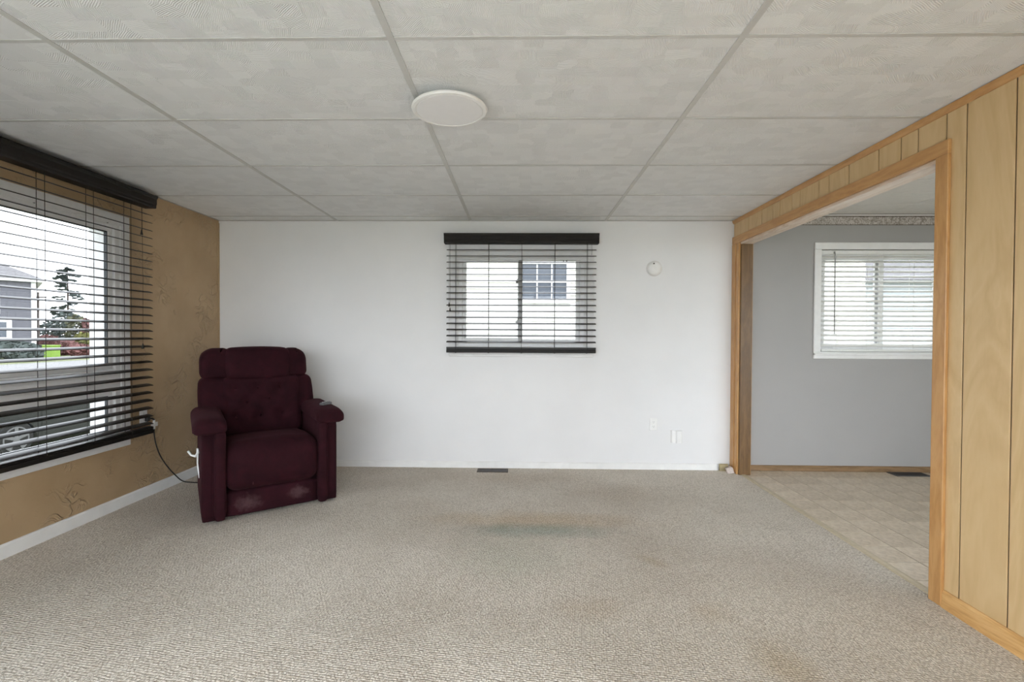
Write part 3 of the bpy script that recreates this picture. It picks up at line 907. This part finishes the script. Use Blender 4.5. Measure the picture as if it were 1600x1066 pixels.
jb = empty('wall_box', (1.410, D, .302)); tag(jb, 'small white surface box on the white wall near the opening', 'junction box')
MB().prism([(-.052, 0), (.046, 0), (.046, -.026), (.040, -.030), (-.004, -.030), (-.012, -.022), (-.042, -.016)], 'z', -.055, .055).build('box_body', M_PLASTIC, jb)
MB().box(.004, .036, -.0315, -.030, -.048, .048, .0006).build('grille_plate', M_PLASTIC, jb)
for k in range(6):
    MB().box(.010, .030, -.0322, -.0315, -.040 + k * .0145, -.038 + k * .0145).build('grille_slot', M_VINYLW2, jb)

# power cable from the outlet to the recliner
pc = empty('power_cord', (XL, 3.352, .58)); tag(pc, 'black power cord hanging from the tan wall outlet down to the carpet', 'cord')
def P(x, y, z): return (x - XL, y - 3.352, z - .58)
MB().box(*[P(XL + .0095, 3.335, .562)[0], P(XL + .034, 0, 0)[0]], P(0, 3.362, 0)[1], P(0, 3.392, 0)[1], -.018, .018, .004).build('plug', M_BLACK, pc)
MB().tube([P(XL + .03, 3.38, .582), P(XL + .044, 3.395, .580), P(XL + .046, 3.408, .568)], .007, 7).build('plug_lead', M_BLACK, pc)
MB().tube([P(XL + .046, 3.408, .568), P(XL + .042, 3.412, .545), P(XL + .034, 3.422, .515), P(XL + .03, 3.428, .498)], .0085, 8, [.8, 1, 1.1, .9]).build('connector', M_PLASTIC, pc)
ctrl = [(XL + .030, 3.428, .498), (XL + .022, 3.440, .44), (XL + .020, 3.462, .36), (XL + .022, 3.50, .27), (XL + .025, 3.56, .18), (XL + .035, 3.63, .09), (XL + .06, 3.68, .025), (XL + .12, 3.705, .006), (XL + .20, 3.70, .006), (XL + .27, 3.665, .006), (XL + .34, 3.60, .006)]
def smooth_pts(c, n=6):
    c = [Vector(p) for p in c]; out = []
    for i in range(len(c) - 1):
        p0, p1, p2, p3 = c[max(i-1, 0)], c[i], c[i+1], c[min(i+2, len(c)-1)]
        for k in range(n):
            t = k / n
            out.append(.5 * ((2*p1) + (-p0+p2)*t + (2*p0-5*p1+4*p2-p3)*t*t + (-p0+3*p1-3*p2+p3)*t**3))
    out.append(c[-1]); return out
MB().tube([P(*p) for p in smooth_pts(ctrl)], .0042, 7).build('cable', M_RUBBERC, pc, True)
cc = empty('cable_clip', (XL, 3.462, .523)); tag(cc, 'small white plastic clip stuck on the tan wall beside the outlet', 'clip')
MB().box(0, .006, -.030, .034, -.016, .016, .002).build('pad', M_PLASTIC, cc)
MB().box(.006, .020, -.030, -.010, -.010, .010, .003).build('clasp', M_PLASTIC, cc)

# floor registers
def register(loc, lx, ly, mat, label, n):
    r = empty('floor_register', loc); tag(r, label, 'floor vent')
    mb = MB()
    for bx in ((-lx/2, lx/2, -ly/2, -ly/2 + .014), (-lx/2, lx/2, ly/2 - .014, ly/2), (-lx/2, -lx/2 + .014, -ly/2 + .014, ly/2 - .014), (lx/2 - .014, lx/2, -ly/2 + .014, ly/2 - .014)):
        mb.box(*bx, 0, .006, .0015)
    mb.build('rim', mat, r)
    MB().box(-lx/2 + .01, lx/2 - .01, -ly/2 + .01, ly/2 - .01, .0002, .0012).build('duct', M_BLACK, r)
    for k in range(n):
        x = -lx/2 + .014 + (lx - .028) * (k + .5) / n
        MB().box(x - .0022, x + .0022, -ly/2 + .012, ly/2 - .012, .001, .005).build('louver', mat, r)
    return r
register((-.245, 4.135, 0), .275, .105, M_BROWNM, 'brown metal floor register in the carpet by the white wall', 22)
register((3.42, 4.150, 0), .30, .115, M_GREYM, 'dark grey metal floor register in the kitchen floor', 22)

# scrap bits left at the foot of the opening
MB().box(1.790, 1.868, D - .034, D - .013, 0, .062, .003).build('wood_block', simple('raw_wood_offcut', (.40, .33, .19, 1), .7, .12))
tag(bpy.data.objects['wood_block'], 'short raw wood offcut standing at the end of the white baseboard', 'wood block')
ch = MB().soft(-.030, .030, -.022, .022, 0, .050, .006, 4, lambda p: Vector((p.x + p.z * -.35, p.y, p.z + .006 * sin(p.x * 90)))).build('plaster_chunk', simple('pinkish_plaster', (.55, .47, .43, 1), .8, .2, 60, .4))
ch.location = (1.862, D - .090, 0); ch.rotation_euler = (0, 0, radians(-12))
tag(ch, 'small pale broken plaster chunk leaning at the foot of the oak post', 'rubble')

# ------------------------------------------------------------------ outside
MB().box(-140, 60, -60, 140, GZ - .2, GZ).build('ground', M_GRASS, kind='structure')
MB().box(-36, -11.9, -40, 120, GZ, GZ + .012).build('road', M_ROAD, kind='structure')
MB().box(-6, 9, YF - 5.5, YF - WT, -.20, -.05).build('added_bounce_slab', simple('bounce_concrete', (.55, .54, .52, 1), .8, .06, 3), kind='structure')  # unseen slab added to bounce daylight up to the ceiling

# neighbour with cream siding behind the back window
nb = empty('neighbour_house', (0, 7.6, GZ)); tag(nb, 'cream sided neighbouring house close behind the small window', 'house')
BW = (-3.4, 5.55)
NW = (.02, .74, 2.84, 3.42)   # its little window, local z above ground
MB().box(BW[0], BW[1], .05, 7.0, 0, 4.2).build('house_body', M_CREAM, nb)
for k in range(38):
    z = .18 + k * .105
    segs = [(BW[0], BW[1])]
    if z + .105 > NW[2] - .05 and z < NW[3] + .05: segs = [(BW[0], NW[0] - .06), (NW[1] + .06, BW[1])]
    for s0, s1 in segs:
        MB().prism([(.05, z), (.022, z), (.040, z + .105), (.05, z + .105)], 'x', s0, s1).build('siding_board', M_CREAM, nb)
fr = part(nb, 'window_frame', M_VINYLW, *frame_boxes(NW[0] - .06, NW[1] + .06, NW[2] - .06, NW[3] + .06, .06, .0, .05, 'y'))
part(nb, 'pane', M_DGLASS, (NW[0], NW[1], .035, .049, NW[2], NW[3]), c=0)
gb = []
for k in (1, 2):
    xx = NW[0] + (NW[1] - NW[0]) * k / 3; gb.append((xx - .011, xx + .011, .020, .035, NW[2], NW[3]))
zz = (NW[2] + NW[3]) / 2; gb.append((NW[0], NW[1], .022, .034, zz - .011, zz + .011))
part(nb, 'glazing_bars', M_VINYLW, *gb, c=0)
part(nb, 'roof', M_ROOF, (BW[0] - .3, BW[1] + .3, -.35, 7.3, 4.2, 4.35), c=.02)
nb2 = empty('neighbour_garage', (10.2, 11.5, GZ)); tag(nb2, 'pale blue grey sided building seen through the kitchen window', 'building')
MB().box(-3.4, 6.0, 0, 6, 0, 3.6).build('wall', M_PALEB, nb2)
for k in range(22):
    z = .15 + k * .155
    MB().prism([(0, z), (-.03, z), (-.010, z + .155), (0, z + .155)], 'x', -3.4, 6.0).build('siding_board', M_PALEB, nb2)
MB().prism([(-.4, 3.6), (6.4, 3.6), (3, 5.2)], 'x', -3.7, 6.3).build('roof', M_ROOF, nb2)

# house across the street
hs = empty('grey_house', (-44.6, 42.0, GZ)); tag(hs, 'two storey house with grey lap siding and white corner boards across the street', 'house')
HH = 6.9
hs.rotation_euler.z = radians(49)
MB().box(-10, 0, 0, 9, 0, HH).build('wall', M_SIDG, hs)
part(hs, 'corner_board', M_VINYLW, (-.28, .03, -.04, .25, 0, HH), c=0)
part(hs, 'corner_board', M_VINYLW, (-2.55, -2.2, -.04, 0, 3.9, HH), c=0)
part(hs, 'eave', M_VINYLW, (-10.5, .5, -.5, 9.5, HH - .05, HH + .22), c=.02)
MB().add([(-10.6, -.6, HH + .22), (.6, -.6, HH + .22), (.6, 9.6, HH + .22), (-10.6, 9.6, HH + .22), (-5.6, 4.5, HH + 2.9), (-4.4, 4.5, HH + 2.9)],
         [(0, 1, 5, 4), (1, 2, 5), (2, 3, 4, 5), (3, 0, 4), (3, 2, 1, 0)]).build('roof', M_ROOF, hs)
for (a, zb) in ((-2.95, 1.5), (-7.5, 1.5), (-4.5, 4.2), (-8, 4.2)):
    wn = part(hs, 'window', M_VINYLW, *frame_boxes(a, a + 1.45, zb, zb + 2.0, .32, -.07, 0, 'y'), c=0)
    part(wn, 'pane', M_DGLASS, (a + .32, a + 1.13, -.04, -.01, zb + .32, zb + 1.68), c=0)
    part(wn, 'glazing_bar', M_VINYLW, (a + .32, a + 1.13, -.06, -.04, zb + .95, zb + 1.05), c=0)

def crown(mb, cx, cy, cz, rx, rz, n, leaf, seed):
    rnd = random.Random(seed)
    for k in range(n):
        u = rnd.uniform(-1, 1); th = rnd.uniform(0, 2 * pi); rr = rnd.uniform(.25, 1.0) ** .5
        s_ = math.sqrt(1 - u * u)
        p = Vector((cx + rx * rr * s_ * cos(th), cy + rx * rr * s_ * sin(th), cz + rz * rr * u))
        a = Vector((rnd.gauss(0, 1), rnd.gauss(0, 1), rnd.gauss(0, 1))).normalized(); b_ = a.orthogonal().normalized()
        s2 = leaf * rnd.uniform(.6, 1.3)
        mb.add([p - a * s2, p + b_ * s2 * .6, p + a * s2, p - b_ * s2 * .6], [(0, 1, 2, 3)])
def shrub(x, y, rx, rz, mat, label, seed, n=420):
    r = empty('shrub', (x, y, GZ)); tag(r, label, 'shrub', 'shrubs across the street')
    mb = MB(); crown(mb, 0, 0, rz * 1.02, rx, rz, n, .24, seed)
    mb.build('foliage', mat, r, kind='stuff')
    m2 = MB()
    for k in range(4):
        m2.tube([(0, 0, 0), (cos(k * 1.6) * rx * .3, sin(k * 1.6) * rx * .3, rz * 1.1)], .05, 5, [1, .5])
    m2.build('stems', M_BARK, r)
def at(px, y):    # ray of a photo column at depth y
    d = fw2 + rt3 * ((px - 800) / 727.78)
    return d.x / d.y * y
shrub(at(80, 52), 52, 1.1, 1.9, M_LEAFD, 'dark blue green shrub between the spruce and the grey house', 1)
shrub(at(101, 55.5), 55.5, 1.2, 2.5, M_LEAFD, 'tall dark blue green shrub right below the spruce', 2)
shrub(at(120, 52), 52, 1.1, 2.2, M_LEAFG, 'olive green shrub between dark and red shrubs', 3)
shrub(at(143, 51.5), 51.5, .9, 2.1, M_LEAFR, 'tall red autumn shrub beside the yellow green bush', 4)
shrub(at(131, 48.8), 48.8, .8, 1.2, M_LEAFY, 'small yellow green bush in front of the red shrub', 5)
shrub(at(76, 47), 47, .9, 1.0, M_LEAFR, 'low red autumn bush beside the grey house', 6)
shrub(at(100, 45.8), 45.8, 1.2, .8, M_LEAFR, 'low wide red bush under the dark shrubs', 7)
shrub(at(128, 43.5), 43.5, .9, .55, M_LEAFR, 'low red bush at the edge of the far lawn', 9)
shrub(at(20, 39), 39, 1.5, .75, M_LEAFD, 'low dark hedge bush in front of the grey house', 8, 500)
shrub(at(42, 35.5), 35.5, 1.0, .70, M_LEAFD, 'low dark bush between the hedge and the lime cabinet', 10, 400)

sp = empty('spruce_tree', (at(106, 60), 60, GZ)); tag(sp, 'tall spruce with a thinned crown behind the far shrubs', 'tree')
MB().tube([(0, 0, 0), (.05, 0, 6), (0, 0, 10.9)], .16, 7, [1, .7, .25]).build('trunk', M_BARK, sp)
mb = MB(); rnd = random.Random(11)
for k in range(46):
    z = 3.2 + 7.6 * (k / 45)
    dens = 1.0 if (z > 9.2 or z < 5.0) else .4
    ln = (1.75 if z < 9.2 else 1.35) * rnd.uniform(.6, 1.1) * (1.0 if z < 10.2 else .7)
    th = rnd.uniform(0, 2 * pi)
    for q in range(int(34 * dens)):
        t = rnd.uniform(.15, 1)
        p = Vector((cos(th) * ln * t, sin(th) * ln * t, z - .28 * t + rnd.uniform(-.12, .12)))
        a = Vector((cos(th) + rnd.uniform(-.6, .6), sin(th) + rnd.uniform(-.6, .6), rnd.uniform(-.3, .3))).normalized() * .34
        b_ = Vector((0, 0, 1)).cross(a).normalized() * .10 + Vector((0, 0, .09))
        mb.add([p - a, p + b_, p + a, p - b_], [(0, 1, 2, 3)])
    mb.tube([(0, 0, z), (cos(th) * ln, sin(th) * ln, z - .28)], .03, 4, [1, .4])
mb.build('foliage', M_LEAFD, sp, kind='stuff')

up_ = empty('utility_pole', (at(60, 48), 48, GZ)); tag(up_, 'thin weathered utility pole standing beside the grey house', 'utility pole')
MB().tube([(0, 0, 0), (0, 0, 6.5)], .12, 8, [1, .8]).build('pole', M_POLE, up_)
part(up_, 'crossarm', M_POLE, (-.9, .9, -.05, .05, 5.9, 6.02), c=0)
lm = empty('utility_cabinet', (at(73, 39), 39, GZ)); tag(lm, 'bright lime green cabinet standing on the far lawn', 'cabinet')
part(lm, 'cabinet_body', M_LIME, (-.8, .8, -.4, .4, 0, 1.10), c=.03)
part(lm, 'cabinet_lid', M_LIME, (-.84, .84, -.44, .44, 1.10, 1.20), c=.03)
part(lm, 'door_handle', M_BLACK, (.0, .03, -.43, -.40, .5, .75), c=0)

# parked car (local: x = across, y = along the street)
car = empty('parked_car', (-10.05, 7.38, GZ)); tag(car, 'dark grey car with silver alloy wheels parked outside the picture window', 'car')
side = [(0.05, .30), (0.0, .45), (.02, .62), (.10, .78), (.55, .86), (1.25, .93), (1.85, .97), (4.05, .98), (4.45, .94), (4.52, .70), (4.50, .35), (4.40, .27)]
arch = []
for cy in (3.62, .88):
    for k in range(9):
        th = pi * k / 8
        arch.append((cy + .36 * cos(th), .27 + .36 * sin(th) * 1.02))
outl = side + [(4.0, .22)] + arch[:9] + [(3.2, .22), (1.3, .22)] + arch[9:] + [(.45, .24)]
b = MB()
def slab(bm_, prof, xs_):
    n = len(prof)
    vs_ = []
    for (x, inset) in xs_:
        cyy, czz = 2.25, .62
        vs_ += [(x, cyy + (y - cyy) * (1 - inset), czz + (z - czz) * (1 - inset)) for y, z in prof]
    fs_ = []
    for i in range(len(xs_) - 1):
        for k in range(n):
            fs_.append((i*n+k, i*n+(k+1) % n, (i+1)*n+(k+1) % n, (i+1)*n+k))
    fs_.append(tuple(range(n))[::-1]); fs_.append(tuple(range((len(xs_)-1)*n, len(xs_)*n)))
    bm_.add(vs_, fs_)
slab(b, outl, [(-.88, .035), (-.84, .0), (.84, .0), (.88, .035)])
b.build('car_body', M_CAR, car)
cab = [(1.30, .93), (1.95, 1.38), (2.35, 1.44), (3.25, 1.42), (3.75, 1.28), (4.25, .96)]
def cabin(prof, x0, x1, name, mat, parent):
    n = len(prof); vs_ = []
    for s_ in (-1, 1):
        vs_ += [(s_ * (x0 + (x1 - x0) * (z - .93) / .5), y, z) for y, z in prof]
    fs_ = [tuple(range(n))[::-1], tuple(range(n, 2 * n))] + [(k, (k+1) % n, (k+1) % n + n, k + n) for k in range(n)]
    return MB().add(vs_, fs_).build(name, mat, parent)
cabn = cabin(cab, .80, .62, 'cabin', M_CAR, car)
for s_ in (-1, 1):
    for quad in ([(1.62, 1.0), (2.02, 1.33), (2.62, 1.385), (2.62, 1.0)], [(2.72, 1.0), (2.72, 1.385), (3.22, 1.365), (3.80, 1.03)]):
        xo = lambda z: s_ * (.803 - .18 * (z - .93) / .5 + .004)
        MB().add([(xo(z), y, z) for y, z in quad] + [(xo(z) - s_ * .01, y, z) for y, z in quad],
                 [(0, 1, 2, 3), (7, 6, 5, 4), (0, 1, 5, 4), (1, 2, 6, 5), (2, 3, 7, 6), (3, 0, 4, 7)]).build('side_window', M_DGLASS, cabn)
for s_ in (-1, 1):
    for cy in (.88, 3.62):
        tw = MB().lathe([(.20, -.10), (.30, -.10), (.325, -.07), (.325, .07), (.30, .10), (.20, .10)], 28, (s_ * .80, cy, .325), 'x').build('wheel', M_TYRE, car)
        rim = MB(); rim.lathe([(.200, .0), (.225, .0), (.225, .02), (.200, .02), (.200, .0)], 28, (s_ * .885, cy, .325), 'x', False)
        rim.lathe([(0, .0), (.055, .0), (.05, .02), (0, .025)], 16, (s_ * .885, cy, .325), 'x')
        for k in range(5):
            th = 2 * pi * k / 5 + .3
            d = Vector((0, cos(th), sin(th))); t = Vector((0, -sin(th), cos(th))); c0 = Vector((s_ * .888, cy, .325))
            q = [c0 + d * .04 - t * .028, c0 + d * .21 - t * .032, c0 + d * .21 + t * .032, c0 + d * .04 + t * .028]
            q2 = [p + Vector((s_ * .018, 0, 0)) for p in q]
            rim.add(q + q2, [(0, 1, 2, 3), (7, 6, 5, 4), (0, 1, 5, 4), (1, 2, 6, 5), (2, 3, 7, 6), (3, 0, 4, 7)])
        rim.build('alloy_rim', M_ALLOY, tw)
    for (ya, yb) in ((1.35, 1.36), (2.66, 2.67), (3.42, 3.43)):
        part(car, 'door_seam', M_BLACK, (s_ * .881 - .002, s_ * .881 + .002, ya, yb, .35, .92), c=0)
    for ya in (2.40, 3.15):
        part(car, 'door_handle', M_CAR, (s_ * .89 - .015, s_ * .89 + .015, ya, ya + .2, .80, .83), c=.004)
    part(car, 'headlamp', M_ALLOY, (s_ * .62 - .2, s_ * .62 + .2, -.005, .10, .60, .72), c=.01)
